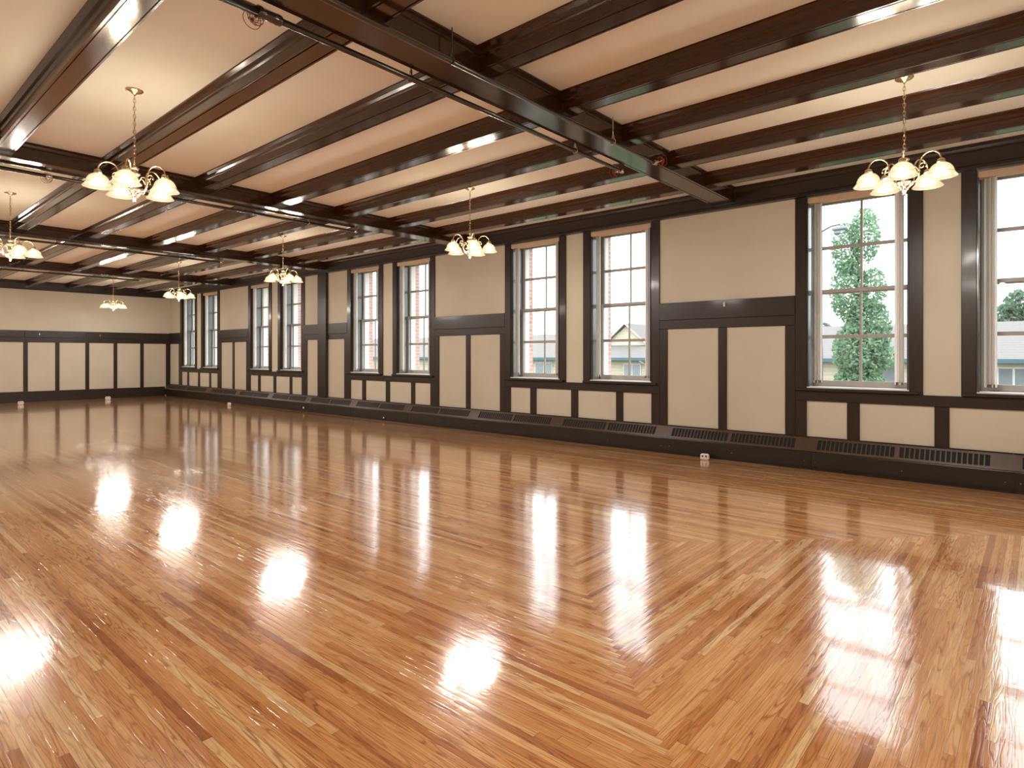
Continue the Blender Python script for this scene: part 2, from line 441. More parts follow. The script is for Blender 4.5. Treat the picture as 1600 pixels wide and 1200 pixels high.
for k in range(4):
    a, b = PC[k+1] + 1.4175 + 0.137, PC[k] - 1.4175 - 0.137
    g = 'between the %s and %s window pairs from the viewer' % (ordinal[k], ordinal[k+1])
    hboard(a, b, 1.83, 1.962, 'dark lower rail ' + g, 0.020)
    hboard(a, b, 1.962, 2.215, 'dark upper rail board ' + g, 0.030)
    mid = (a+b)/2
    if k == 2:
        x = -13.475
        trim(MB().cbox(x-0.19, x+0.19, YW-0.07, YW+0.004, 0.40, ZT), M['trim'], 'wide dark pilaster on the window wall below the third girder', 'pilaster')
    else:
        vboard(mid-0.06, mid+0.06, 0.40, 1.83, 'dark stile dividing the tall lower panels ' + g, 0.018)
a, b = XF, PC[4] - 1.4175 - 0.137
hboard(a, b, 1.83, 1.962, 'dark lower rail beside the far corner', 0.020)
hboard(a, b, 1.962, 2.215, 'dark upper rail board beside the far corner', 0.030)
vboard(XF, XF+0.06, 0.40, 1.83, 'dark corner stile on the window wall at the far corner', 0.018)
# crown beam on top of each wall
def crown_prof(face, wall, zb, s, p=0.045):
    """outline (offset, z); s = +1 if the room lies on the smaller side"""
    return [(wall, zb), (face+s*0.02, zb), (face+s*0.02, zb+0.03), (face, zb+0.035), (face, ZC-0.075), (face-s*0.012, ZC-0.068), (face-s*0.012, ZC-0.055),
            (face-s*0.022, ZC-0.030), (face-s*p, ZC-0.014), (face-s*p, ZC), (wall, ZC)]
trim(MB().prism(crown_prof(8.205, YW+0.003, ZT, 1), 'X', XF, XN), M['trimh'], 'long dark cornice board along the top of the window wall', 'cornice')
trim(MB().prism(crown_prof(XF+0.095, XF-0.003, 3.452, -1), 'Y', YL, 8.20), M['trimh'], 'long dark cornice board along the top of the far wall', 'cornice')
trim(MB().prism(crown_prof(YL+0.135, YL-0.003, ZT, -1), 'X', XF, XN), M['trimh'], 'long dark cornice board along the wall without windows', 'cornice')
# far wall wainscot
def fboard(y0, y1, z0, z1, label, t=0.022, mat='trim', cat='panel moulding'):
    trim(MB().cbox(XF-0.004, XF+t, y0, y1, z0, z1), M[mat], label, cat)
fboard(YL, YW-0.02, 1.835, 1.985, 'dark lower rail across the far wall', 0.022, 'trimh')
fboard(YL, YW-0.03, 1.985, 2.20, 'dark upper rail board across the far wall', 0.030, 'trimh')
ys = [7.447 - 0.80*i for i in range(10)]
for i, y in enumerate(ys):
    n = 'dark far wall stile, %s from the window corner' % ordinal[i]
    fboard(y-0.054, y+0.054, 0.30, 1.835, n, 0.020)
    fboard(y-0.030, y+0.030, 1.985, 2.20, 'small dark batten on the far rail, %s from the window corner' % ordinal[i], 0.044)
fboard(8.21, 8.32, 0.30, 1.835, 'dark corner stile on the far wall', 0.020)
struct(MB().cbox(XF-0.004, XF+0.035, YL, 8.17, 0.0, 0.32).build('baseboard_far', M['trimh']), 'tall dark baseboard along the far wall', 'baseboard')
struct(MB().cbox(XF, XN, YL-0.004, YL+0.03, 0.0, 0.25).build('baseboard_left', M['trimh']), 'dark baseboard along the wall without windows', 'baseboard')

# ------------------------------------------------------------------ ceiling beams
def girder_prof(xr):
    xl = xr - GW; s = 0.014; p = 0.033
    half = [(s, ZG), (s, ZG+0.020), (0.0, ZG+0.026), (0.0, ZC-0.060), (0.010, ZC-0.052), (0.010, ZC-0.042), (0.018, ZC-0.022), (p, ZC-0.012), (p, ZC+0.002)]
    right = [(xr+a, z) for a, z in half]
    left = [(xl-a, z) for a, z in reversed(half)]
    sof = [(xl+0.010, ZG), (xl+0.012, ZG+0.006), (xl+0.020, ZG+0.006), (xl+0.022, ZG), (xr-0.022, ZG), (xr-0.020, ZG+0.006), (xr-0.012, ZG+0.006), (xr-0.010, ZG)]
    return right + left + sof
for k, gx in enumerate(GX):
    o = MB().prism(girder_prof(gx), 'Y', YL+0.05, 8.215).build('girder', M['girder'])
    struct(o, 'dark wooden girder crossing the hall, %s from the viewer' % ordinal[k], 'girder', 'girders across the ceiling')
BY = [3.325 + 1.0195*(k-3) for k in range(8)]          # beam centre lines, left wall to window wall
def beam_prof(y):
    w = 0.085
    half = [(w, ZB), (w, ZC-0.072), (w+0.012, ZC-0.064), (w+0.012, ZC-0.050), (w+0.024, ZC-0.030), (w+0.052, ZC-0.012), (w+0.056, ZC+0.002)]
    right = [(y+a, z) for a, z in half]; left = [(y-a, z) for a, z in reversed(half)]
    sof = [(y-w+0.014, ZB), (y-w+0.016, ZB+0.007), (y-w+0.024, ZB+0.007), (y-w+0.026, ZB), (y+w-0.026, ZB), (y+w-0.024, ZB+0.007), (y+w-0.016, ZB+0.007), (y+w-0.014, ZB)]
    return right + left + sof
bays = [(GX[0]-0.005, XN)] + [(GX[k]-0.005, GX[k-1]-GW+0.005) for k in range(1, 4)] + [(XF+0.09, GX[3]-GW+0.005)]
bayname = ['nearest ceiling bay'] + ['%s ceiling bay from the viewer' % ordinal[k] for k in range(1, 4)] + ['farthest ceiling bay']
for bi, (x0, x1) in enumerate(bays):
    x0b = x0 if bi < 4 else x0
    for yi, y in enumerate(BY):
        o = MB().prism(beam_prof(y), 'X', x0b, x1).build('ceiling_beam', M['beam'])
        struct(o, 'dark wooden beam in the %s, %s counted from the window wall' % (bayname[bi], ordinal[7-yi]), 'beam', 'beams between the girders')

# ------------------------------------------------------------------ windows
YS = 8.615                    # inner face of the sashes
for i, (x0, x1) in enumerate(openings):
    wname = '%s window from the viewer' % ordinal[i]
    m = MB(); t = 0.012
    m.box(x0, x0+t, YW-0.002, YS+0.09, ZS, ZT); m.box(x1-t, x1, YW-0.002, YS+0.09, ZS, ZT)
    m.box(x0+t, x1-t, YW-0.002, YS+0.09, ZT-t, ZT)
    win = struct(m.build('window_%d' % (i+1), M['jamb']), 'tall double-hung window, %s' % wname, 'window', 'tall windows along one wall')
    m = MB(); m.box(x0, x1, YW-0.018, YS+0.09, ZS-0.002, ZS+0.012)
    tag(m.build('sill', M['white'], win), 'white painted sill')
    m = MB(); m.cbox(x0-0.125, x1+0.10, YW-0.062, YW-0.0, 0.990, 1.026, 0.006)
    tag(m.build('stool', M['trimh'], win), 'dark projecting stool with short horns')
    m = MB(); m.box(x0+t, x0+t+0.006, YW-0.021, YW+0.045, ZS+0.012, ZT-0.08); m.box(x1-t-0.006, x1-t, YW-0.021, YW+0.045, ZS+0.012, ZT-0.08)
    tag(m.build('jamb_lining', M['trim'], win), 'dark wooden lining at the room edge')
    a, b = x0+t, x1-t
    s0, s1 = ZS+0.012, ZT-t
    mid = 2.265
    def sash(name, z0, z1, y, bot, top):
        st = 0.05; f = MB()
        f.cbox(a, a+st, y, y+0.038, z0, z1, 0.003); f.cbox(b-st, b, y, y+0.038, z0, z1, 0.003)
        f.cbox(a+st-0.002, b-st+0.002, y+0.001, y+0.037, z0, z0+bot, 0.003); f.cbox(a+st-0.002, b-st+0.002, y+0.001, y+0.037, z1-top, z1, 0.003)
        o = f.build(name, M['sash'], win)
        zm = (z0+bot+z1-top)/2; xm = (a+b)/2
        mu = MB(); mu.cbox(xm-0.013, xm+0.013, y+0.004, y+0.034, z0+bot-0.002, z1-top+0.002, 0.004)
        mu.cbox(a+st-0.002, xm-0.012, y+0.005, y+0.033, zm-0.022, zm+0.022, 0.004); mu.cbox(xm+0.012, b-st+0.002, y+0.005, y+0.033, zm-0.022, zm+0.022, 0.004)
        mu.build('muntin', M['sash'], o)
        g = MB(); g.quad((a+st-0.002, y+0.018, z0+bot-0.002), (b-st+0.002, y+0.018, z0+bot-0.002), (b-st+0.002, y+0.018, z1-top+0.002), (a+st-0.002, y+0.018, z1-top+0.002))
        tag(g.build('pane', M['glass'], o), 'clear glass pane')
    sash('lower_sash', s0, mid+0.03, YS, 0.075, 0.045)
    sash('upper_sash', mid-0.03, s1, YS+0.042, 0.045, 0.055)
    f = MB()
    f.box(x0, x0+0.03, YS+0.09, 8.83, ZS, ZT); f.box(x1-0.03, x1, YS+0.09, 8.83, ZS, ZT); f.box(x0+0.03, x1-0.03, YS+0.09, 8.83, ZT-0.03, ZT); f.box(x0+0.03, x1-0.03, YS+0.09, 8.99, ZS-0.01, ZS+0.02)
    tag(f.build('outer_frame', M['outer'], win), 'white outer frame')

# vertical blinds
def blind(i, x0, x1):
    root = empty('vertical_blind', ((x0+x1)/2, YW, 3.455))
    m = MB(); hw = (x1-x0)/2 - 0.014
    m.cbox(-hw, hw, -0.012, 0.10, -0.078, -0.006, 0.004)
    tag(m.build('valance', M['tan'], root), 'tan box valance')
    rnd = random.Random(i)
    def vane(px, ang):
        v = MB(); z0, z1 = -2.36, -0.075
        n = 5; c, s = math.cos(ang), math.sin(ang)
        def pt(q, bow, z):
            lx = bow*(1-(2*q-1)**2); ly = (q-0.5)*0.088
            return (px + lx*c - ly*s, 0.062 + lx*s + ly*c, z)
        for j in range(n):
            q0, q1 = j/n, (j+1)/n
            v.quad(pt(q0, 0.008, z0), pt(q1, 0.008, z0), pt(q1, 0.008, z1), pt(q0, 0.008, z1))
            v.smooth[-1] = True
        o = v.build('vane', M['vane'], root, recalc=False)
        cl = MB(); cl.box(px-0.006, px+0.006, 0.03, 0.094, z0-0.002, z0+0.03)
        cl.build('weight', M['weight'] if rnd.random() < 0.55 else M['vane'], o)
    for j in range(6): vane(-hw + 0.062 + 0.014*j, (0.35, 0.75, 0.45, 0.8, 0.3, 0.6)[j] + rnd.uniform(-0.08, 0.08))
    for j in range(5): vane(hw - 0.062 - 0.014*j, (0.2, 0.95, 0.15, 1.05, 0.5)[j] + rnd.uniform(-0.08, 0.08))
    tag(root, 'open white vertical blind with tan valance in the %s window from the viewer' % ordinal[i], 'blind', 'vertical blinds in the windows')
for i, (x0, x1) in enumerate(openings): blind(i, x0, x1)

# ------------------------------------------------------------------ convector heaters below the windows
def make_heater():
    root = empty('baseboard_heater', (0, 0, 0))
    L = 1.965
    m = MB()       # local x 0..L runs towards the viewer; y measured from the wall
    yb, yf = YW-0.024, 8.185
    m.prism([(yb, 0.0), (yf+0.03, 0.0), (yf+0.03, 0.045), (yf, 0.05), (yf, 0.225), (yf+0.004, 0.232), (yf+0.012, 0.236), (yb-0.012, 0.392), (yb-0.012, 0.412), (yb, 0.412)], 'X', 0.001, L-0.001)
    cab = m.build('cabinet', M['heater'], root)
    # sloping top, carried by two points
    A = Vector((0, yf+0.010, 0.2345)); B = Vector((0, yb-0.012, 0.392)); d = (B-A); n = Vector((0, -d.z, d.y)).normalized()
    def sl(q, h, x): p = A + d*q + n*h; return (x, p.y, p.z)
    def slab(mb, x0, x1, q0, q1, h0, h1):
        k = len(mb.v)
        mb.v += [sl(q0, h0, x0), sl(q0, h0, x1), sl(q1, h0, x1), sl(q1, h0, x0), sl(q0, h1, x0), sl(q0, h1, x1), sl(q1, h1, x1), sl(q1, h1, x0)]
        for q in ((3,2,1,0),(4,5,6,7),(0,1,5,4),(1,2,6,5),(2,3,7,6),(3,0,4,7)):
            mb.f.append(tuple(k+j for j in q)); mb.smooth.append(False)
    fr = MB()
    slab(fr, 0.0, L, 0.0, 0.16, 0.0, 0.008); slab(fr, 0.0, L, 0.86, 1.0, 0.0, 0.008)
    g0, gl, gap = 0.075, 0.825, 0.05
    slab(fr, 0.0, g0, 0.16, 0.86, 0.0, 0.008); slab(fr, g0+gl, g0+gl+gap, 0.16, 0.86, 0.0, 0.008); slab(fr, g0+2*gl+gap, L, 0.16, 0.86, 0.0, 0.008)
    tag(fr.build('top_plate', M['heater_top'], root), 'worn sloping top plate')
    for s in (g0, g0+gl+gap):
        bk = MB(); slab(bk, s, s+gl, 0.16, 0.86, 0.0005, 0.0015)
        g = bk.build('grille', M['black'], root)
        br = MB(); nb = 17
        for k in range(1, nb):
            x = s + gl*k/nb
            slab(br, x-0.006, x+0.006, 0.15, 0.87, 0.0015, 0.007)
        br.build('bars', M['heater_top'], g)
    st = MB(); st.cbox(-0.012, 0.016, yf-0.004, yf+0.02, 0.05, 0.23, 0.002); st.build('joint_strip', M['heater'], root)
    sc = MB()
    for x in (0.06, 0.98, 1.90): sc.sphere((x, yf-0.001, 0.115), 0.006, 8, 6)
    sc.build('screw', M['chrome'], root)
    return root
h0 = make_heater()
kids = kid_map()
hx = [-2.178 - 1.965*k for k in range(-1, 11)]
hroots = [h0] + [copy_tree(h0, kids) for _ in hx[1:]]
for k, x in enumerate(hx):
    o = hroots[k]
    if k == 0: o.scale.x = (XN - x)/1.965            # reaches the near wall
    if k == len(hx)-1:                               # reaches the far corner
        o.scale.x = (x + 1.965 - XF)/1.965; x = XF
    o.location.x = x
    tag(o, 'dark brown baseboard heater cabinet with sloped grilles, %s from the viewer along the window wall' % (['nearest', 'second', 'third', 'fourth', 'fifth', 'sixth', 'seventh', 'eighth', 'ninth', 'tenth', 'eleventh', 'farthest'][k]),
        'heater', 'heater cabinets along the window wall')

# ------------------------------------------------------------------ chandeliers
def arm_pts():
    key = [(0.022, -0.845), (0.055, -0.872), (0.088, -0.862), (0.106, -0.82), (0.110, -0.765), (0.114, -0.715), (0.135, -0.672), (0.172, -0.652), (0.212, -0.655), (0.243, -0.678), (0.258, -0.710), (0.260, -0.735)]
    out = []
    for i in range(len(key)-1):
        p0 = key[max(i-1, 0)]; p1 = key[i]; p2 = key[i+1]; p3 = key[min(i+2, len(key)-1)]
        for s in range(3):
            t = s/3.0
            out.append(tuple(0.5*((2*p1[q]) + (-p0[q]+p2[q])*t + (2*p0[q]-5*p1[q]+4*p2[q]-p3[q])*t*t + (-p0[q]+3*p1[q]-3*p2[q]+p3[q])*t**3) for q in (0, 1)))
    out.append(key[-1]); return out
AP = arm_pts()
def make_chandelier():
    root = empty('chandelier', (0, 0, 0))
    can = MB(); can.lathe([(0.001, -0.040), (0.012, -0.040), (0.016, -0.032), (0.030, -0.026), (0.058, -0.014), (0.068, -0.006), (0.068, 0.001), (0.001, 0.001)], 28)
    can.build('canopy', M['brass'], root)
    ch = MB(); z = -0.040; k = 0
    while z > -0.605:
        pts = []
        for j in range(12):
            a = 2*PI*j/12
            lx = 0.0095*math.cos(a); lz = 0.021*math.sin(a)
            pts.append((lx, 0, z-0.017+lz) if k % 2 == 0 else (0, lx, z-0.017+lz))
        ch.tube(pts, 0.0028, 5, closed=True); z -= 0.0335; k += 1
    cord = [(0.004*math.sin(i*0.9), 0.004*math.cos(i*0.7), -0.035-0.58*i/24) for i in range(25)]
    ch.tube(cord, 0.0022, 5)
    ch.build('chain', M['brass'], root)
    b = MB()
    ring = [(0.018*math.cos(2*PI*j/14), 0.0, -0.632+0.018*math.sin(2*PI*j/14)) for j in range(14)]
    b.tube(ring, 0.004, 6, closed=True)
    b.lathe([(0.001, -0.648), (0.008, -0.650), (0.012, -0.658), (0.034, -0.664), (0.038, -0.672), (0.030, -0.680), (0.026, -0.690), (0.030, -0.705), (0.046, -0.716), (0.048, -0.724), (0.034, -0.732),
             (0.030, -0.745), (0.030, -0.800), (0.034, -0.806), (0.030, -0.814), (0.018, -0.828), (0.028, -0.840), (0.032, -0.856), (0.022, -0.872), (0.010, -0.884), (0.008, -0.905)], 20)
    b.build('body', M['brass'], root)
    bs = MB()      # openwork basket under the hub
    for k in range(8):
        a = 2*PI*k/8
        for tw in (0.5, -0.5):
            pts = []
            for j in range(9):
                q = j/8; r = 0.052*math.sin(PI*(0.5+0.46*q)) + 0.006; aa = a + tw*q
                pts.append((r*math.cos(aa), r*math.sin(aa), -0.862-0.062*q))
            bs.tube(pts, 0.0026, 5)
    bs.tube([(0.058*math.cos(2*PI*j/20), 0.058*math.sin(2*PI*j/20), -0.862) for j in range(20)], 0.003, 6, closed=True)
    bs.build('basket', M['brass'], root)
    fi = MB(); fi.lathe([(0.001, -0.918), (0.010, -0.922), (0.014, -0.930), (0.006, -0.938), (0.008, -0.944), (0.012, -0.952), (0.008, -0.962), (0.001, -0.966)], 14)
    fi.build('finial', M['brass'], root)
    am = MB(); am.tube([(x, 0, z) for x, z in AP], 0.0058, 8)
    sp = []                                             # scroll curling inside the bend
    for j in range(22):
        t = j/21; a = -0.6 + t*PI*2.3; r = 0.030*(1-0.78*t)
        sp.append((0.142 + r*math.cos(a) - 0.012, 0, -0.752 + r*math.sin(a)))
    am.tube(sp, 0.0042, 6)
    sp = [(0.034 + 0.078*t, 0, -0.79 + 0.045*math.sin(t*PI)) for t in [j/10 for j in range(11)]]
    am.tube(sp, 0.004, 6)
    cp = MB(); cp.lathe([(0.001, -0.722), (0.012, -0.724), (0.024, -0.730), (0.029, -0.740), (0.030, -0.768), (0.001, -0.770)], 20, Matrix.Translation((0.26, 0, 0)))
    sh = MB()
    prof = [(0.026, -0.760), (0.046, -0.768), (0.064, -0.782), (0.078, -0.802), (0.086, -0.824), (0.089, -0.838), (0.094, -0.848), (0.106, -0.862), (0.112, -0.870)]
    sh.lathe(prof + [(r-0.003, z-0.001) for r, z in reversed(prof)], 32, Matrix.Translation((0.26, 0, 0)))
    rg = MB(); rg.tube([(0.26+0.0905*math.cos(2*PI*j/32), 0.0905*math.sin(2*PI*j/32), -0.841) for j in range(32)], 0.0016, 5, closed=True)
    bu = MB(); bu.sphere((0.26, 0, -0.822), 0.029, 14, 10, 1.15)
    meshes = (am, cp, sh, rg, bu)
    first = None
    for k in range(5):
        ang = 2*PI*k/5
        if first is None:
            arm = am.build('arm', M['brass'], root)
            cap = cp.build('socket_cup', M['brass'], arm)
            shade = tag(sh.build('shade', M['shade'], arm), 'frosted cream glass bell shade, lit')
            ring_ = rg.build('shade_ring', M['brass'], arm)
            bulb = tag(bu.build('bulb', M['bulb'], arm), 'glowing bulb')
            first = (arm, (cap, shade, ring_, bulb))
        else:
            arm = first[0].copy(); COL.objects.link(arm); arm.parent = root
            for q in first[1]:
                d = q.copy(); COL.objects.link(d); d.parent = arm
        arm.rotation_euler.z = ang
    return root
# (x, y, bearing of the arm nearest the viewer relative to the viewer, label)
CH = [(PC[0]-0.005, 5.86, -3, 'brass five-arm chandelier nearest the viewer, hanging before the windows at right'),
      (-5.86, 5.86, 12, 'brass five-arm chandelier above the wide blank panel, second in the row by the windows'),
      (-10.89, 5.86, 27, 'brass five-arm chandelier third from the viewer in the row by the windows'),
      (-15.93, 5.86, 10, 'brass five-arm chandelier fourth from the viewer in the row by the windows'),
      (-20.90, 5.86, 34, 'brass five-arm chandelier closest to the far wall'),
      (-5.86, 1.80, -13, 'largest-looking brass chandelier on the side away from the windows'),
      (-10.89, 1.80, 22, 'brass chandelier cut by the left picture edge, away from the windows'),
      (-0.84, 1.80, 15, 'brass chandelier above and beside the viewer, out of the picture'),
      (-15.93, 1.80, 5, 'brass chandelier third away from the windows, left of the picture'),
      (-20.90, 1.80, 40, 'brass chandelier in the far corner away from the windows, left of the picture')]
ch0 = make_chandelier()
kids = kid_map()
for i, (x, y, deg, lab) in enumerate(CH):
    o = ch0 if i == 0 else copy_tree(ch0, kids)
    o.location = (x, y, ZC)
    o.rotation_euler.z = math.atan2(-y, -x) + math.radians(deg)
    tag(o, lab, 'chandelier', 'brass chandeliers')
    for k in range(5):
        a = o.rotation_euler.z + 2*PI*k/5
        ld = bpy.data.lights.new('chandelier_light', 'POINT'); ld.energy = 22.5; ld.color = (1.0, 0.95, 0.875); ld.shadow_soft_size = 0.075
        lo = bpy.data.objects.new('chandelier_light', ld); COL.objects.link(lo)
        lo.location = (x + 0.26*math.cos(a), y + 0.26*math.sin(a), ZC - 0.872)

# ------------------------------------------------------------------ sprinkler pipes beside the girders
def sprinkler(name, x, y0, y1, z, side, r, r_big, y_step, hang_top, hang_y, heads, label):
    root = empty(name, (x, y1, z))
    P = lambda px, py, pz: (px-x, py-y1, pz-z)
    m = MB()
    if r_big:
        m.tube([P(x, y0, z), P(x, y_step, z)], r_big, 14); m.tube([P(x, y_step, z), P(x, y1, z)], r, 12)
    else:
        m.tube([P(x, y0, z), P(x, y1, z)], r, 12)
    m.build('pipe', M['pipe'], root)
    if r_big:
        c = MB(); c.tube([P(x, y_step-0.085, z), P(x, y_step-0.060, z), P(x, y_step-0.055, z), P(x, y_step+0.03, z), P(x, y_step+0.035, z), P(x, y_step+0.06, z), P(x, y_step+0.075, z)],
                         [r_big*1.25, r_big*1.25, r_big*1.1, r_big*1.1, r_big*1.18, r_big*1.12, r*1.1], 14)
        c.build('coupling', M['pipe'], root)
    for hy in hang_y:
        h = MB(); h.tube([P(x, hy, z+r), P(x, hy, hang_top)], 0.005, 8)
        rr = r+0.006
        h.tube([P(x+rr*math.cos(2*PI*j/16), hy, z+rr*math.sin(2*PI*j/16)) for j in range(16)], 0.004, 6, closed=True)
        h.tube([P(x-0.012, hy, z+rr), P(x-0.010, hy, z+rr+0.035)], 0.003, 6); h.tube([P(x+0.012, hy, z+rr), P(x+0.010, hy, z+rr+0.035)], 0.003, 6)
        h.build('hanger', M['chrome'] if hy > 3.5 else M['pipe'], root)
    for hy in heads:
        cap = MB()
        cap.tube([P(x, hy-0.03, z), P(x, hy+0.03, z)], r*1.22, 12)
        cap.tube([P(x, hy, z), P(x+side*0.05, hy, z)], 0.013, 10)
        cap.tube([P(x+side*0.05, hy, z), P(x+side*0.085, hy, z)], 0.008, 8)
        hd = tag(cap.build('sprinkler_head', M['chrome'], root), 'bright sprinkler head')
        g = MB(); cx = x + side*0.085
        for sx, R in ((0.0, 0.028), (side*0.028, 0.055), (side*-0.02, 0.050)):
            g.tube([P(cx+sx, hy+R*math.cos(2*PI*j/20), z+R*math.sin(2*PI*j/20)) for j in range(20)], 0.0022, 5, closed=True)
        for k in range(6):
            a = PI*k/6
            pts = []
            for j in range(11):
                t = -1 + 2*j/10
                pts.append(P(cx + side*0.045*(1-t*t) - side*0.02, hy+0.054*t*math.cos(a), z+0.054*t*math.sin(a)))
            g.tube(pts, 0.002, 5)
        tag(g.build('guard', M['red'], hd), 'red wire guard')
    return tag(root, label, 'pipe', 'sprinkler pipes along the girders')
sprinkler('sprinkler_pipe', -3.492, YL, 5.86, 3.482, -1, 0.021, 0.030, 1.80, ZC, (2.88, 4.97), (1.74, 5.85), 'dark sprinkler pipe hanging beyond the nearest girder, thick then thin')
sprinkler('sprinkler_pipe', -3.076, YL, 5.84, 3.482, 1, 0.021, None, 0, ZC, (0.8, 2.90, 5.0), (5.83,), 'dark sprinkler pipe on the viewer side of the nearest girder')
for k in range(1, 4):
    sprinkler('sprinkler_pipe', GX[k]-GW-0.060, YL, 5.86, 3.482, -1, 0.021, None, 0, ZC, (0.8, 2.9, 5.0), (1.75, 5.85), 'dark sprinkler pipe hanging beyond the %s girder from the viewer' % ordinal[k])

# ------------------------------------------------------------------ small things
def outlet(x, y, rz, label, s=1.0):
    root = empty('floor_outlet', (x, y, 0), rz)
    m = MB(); m.cbox(-0.058*s, 0.058*s, -0.03*s, 0.03*s, 0, 0.085*s, 0.016*s)
    m.build('box', M['plastic'], root)
    for dx in (-0.024, 0.024):
        q = MB(); q.lathe([(0.001, 0.0), (0.013*s, 0.0), (0.013*s, 0.004), (0.001, 0.004)], 14, Matrix.Translation((dx*s, -0.0295*s, 0.055*s)) @ Matrix.Rotation(PI/2, 4, 'X'))
        q.build('socket', M['socket'], root)
    return tag(root, label, 'outlet', 'white floor outlet boxes')
outlet(-3.49, 8.06, 0.15, 'white floor outlet box by the heater, below the tall blank panels near the viewer')
outlet(-17.40, 7.74, 0.3, 'small white floor outlet box by the heater near the far end')
outlet(-22.30, 3.92, PI/2, 'white outlet box at the foot of the far wall, left one', 1.15)
outlet(-22.55, 6.17, PI/2, 'white outlet box at the foot of the far wall, nearer the window corner', 1.25)
def hook(name, loc, axis, mat, label):
    root = empty(name, loc)
    m = MB()
    if axis == 'Y': m.cbox(-0.012, 0.012, -0.012, 0.0, -0.03, 0.03, 0.003); m.tube([(0, -0.01, 0.01), (0, -0.04, 0.0), (0, -0.045, 0.02)], 0.006, 8)
    else: m.cbox(0.0, 0.012, -0.014, 0.014, -0.03, 0.03, 0.003); m.tube([(0.01, 0, 0.01), (0.045, 0, 0.0), (0.05, 0, 0.02)], 0.007, 8)
    m.build('hook_plate', mat, root)
    return tag(root, label, 'hook')
hook('wall_hook', (-3.315, YW-0.030, 2.15), 'Y', M['plastic'], 'small white hook on the dark rail between the near window pairs')
hook('wall_hook', (XF+0.030, 4.59, 2.09), 'X', M['chrome'], 'small steel hook on the far wall rail, left of the pair')
hook('wall_hook', (XF+0.030, 6.20, 2.09), 'X', M['chrome'], 'small steel hook on the far wall rail, nearer the windows')
def knob(x, z, s, label):
    m = MB(); m.lathe([(0.001, 0.0), (0.012*s, 0.0), (0.012*s, 0.018*s), (0.026*s, 0.022*s), (0.028*s, 0.036*s), (0.02*s, 0.044*s), (0.001, 0.046*s)], 16, Matrix.Rotation(PI/2, 4, 'X'))
    o = m.build('valve_knob', M['chrome'], None); o.location = (x, 8.185, z)
    return tag(o, label, 'knob')
knob(-14.11, 0.10, 1.1, 'chrome valve knob on the heater front below the far side of the pilaster')
knob(-10.82, 0.075, 0.8, 'small chrome valve knob on the heater front between the third window pair sills')

# ------------------------------------------------------------------ outside
struct(MB().box(-260, 60, YO, 160, -1.9, -1.5).build('ground', M['lawn']), 'lawn outside below the windows', 'ground')
def house():
    root = empty('house', (-10, 33.5, -1.5))
    P = lambda x, y, z: (x+10, y-33.5, z+1.5)
    x0, x1 = -120.0, 14.0
    m = MB(); a, b = P(x0, 33.5, -1.5), P(x1, 44.0, 1.25); m.box(a[0], b[0], a[1], b[1], a[2], b[2]); m.build('wall', M['siding'], root)
    # roof
    e0 = 1.22; ridge = 3.10
    prof = [(32.9-33.5, e0+1.5), (38.75-33.5, ridge+1.5), (44.6-33.5, e0+1.5), (44.6-33.5, e0+1.35), (38.75-33.5, ridge+1.33), (32.9-33.5, e0+1.35)]
    r = MB(); r.prism(prof, 'X', x0+10-0.5, x1+10+0.5); r.build('roof', M['shingle'], root)
    g = MB(); a, b = P(x0-0.5, 32.76, 1.09), P(x1+0.5, 32.93, 1.27); g.box(a[0], b[0], a[1], b[1], a[2], b[2]); g.build('gutter', M['gutter'], root)
    d = MB(); d.tube([P(-18.35, 32.84, 1.1), P(-18.2, 33.0, 0.95), P(-18.15, 33.42, 0.8), P(-18.15, 33.42, -1.45)], 0.05, 8); d.build('downpipe', M['hwhite'], root)
    # cross gable
    gx, gy, hw, zb, zp = -20.85, 35.6, 1.75, 2.05, 3.50
    gm = MB(); k = [P(gx-hw, gy, zb), P(gx, gy, zp-0.1), P(gx+hw, gy, zb)]
    gm.prism([(p[0], p[2]) for p in k], 'Y', gy-33.5, gy-33.4); gm.build('gable', M['siding'], root)
    gr = MB()
    for sx in (-1, 1):
        q = [P(gx+sx*(hw+0.25), gy-0.25, zb-0.25), P(gx, gy-0.25, zp), P(gx, 40.5, zp), P(gx+sx*(hw+0.25), 40.5, zb-0.25)]
        gr.v += q + [(x, y, z+0.06) for x, y, z in q]; n = len(gr.v)-8
        gr.f += [(n, n+1, n+2, n+3), (n+4, n+7, n+6, n+5), (n, n+4, n+5, n+1), (n+1, n+5, n+6, n+2), (n+2, n+6, n+7, n+3), (n+3, n+7, n+4, n)]; gr.smooth += [False]*6
    gr.build('gable_roof', M['shingle'], root)
    gt = MB(); gt.tube([P(gx-hw-0.25, gy-0.28, zb-0.22), P(gx, gy-0.28, zp+0.02), P(gx+hw+0.25, gy-0.28, zb-0.22)], 0.045, 6); gt.build('barge_board', M['hwhite'], root)
    for xa, xb in ((-6.6, -5.0), (-4.1, -2.95), (-1.35, -0.35), (-0.2, 1.0), (-23.9, -22.6), (-19.75, -18.65), (-26.9, -25.5), (-12.5, -11.0)):
        f = MB(); a, b = P(xa-0.07, 33.44, -0.02), P(xb+0.07, 33.52, 0.92); f.box(a[0], b[0], a[1], b[1], a[2], b[2]); fo = f.build('window', M['hwhite'], root)
        q = MB()
        xm = (xa+xb)/2
        for u, v in ((xa, xm-0.04), (xm+0.04, xb)):
            a, b = P(u, 33.42, 0.05), P(v, 33.47, 0.85); q.box(a[0], b[0], a[1], b[1], a[2], b[2])
        q.build('pane', M['hglass'], fo)
    return tag(root, 'low cream sided house with grey shingle roof and teal gutter outside the windows', 'house')
house()
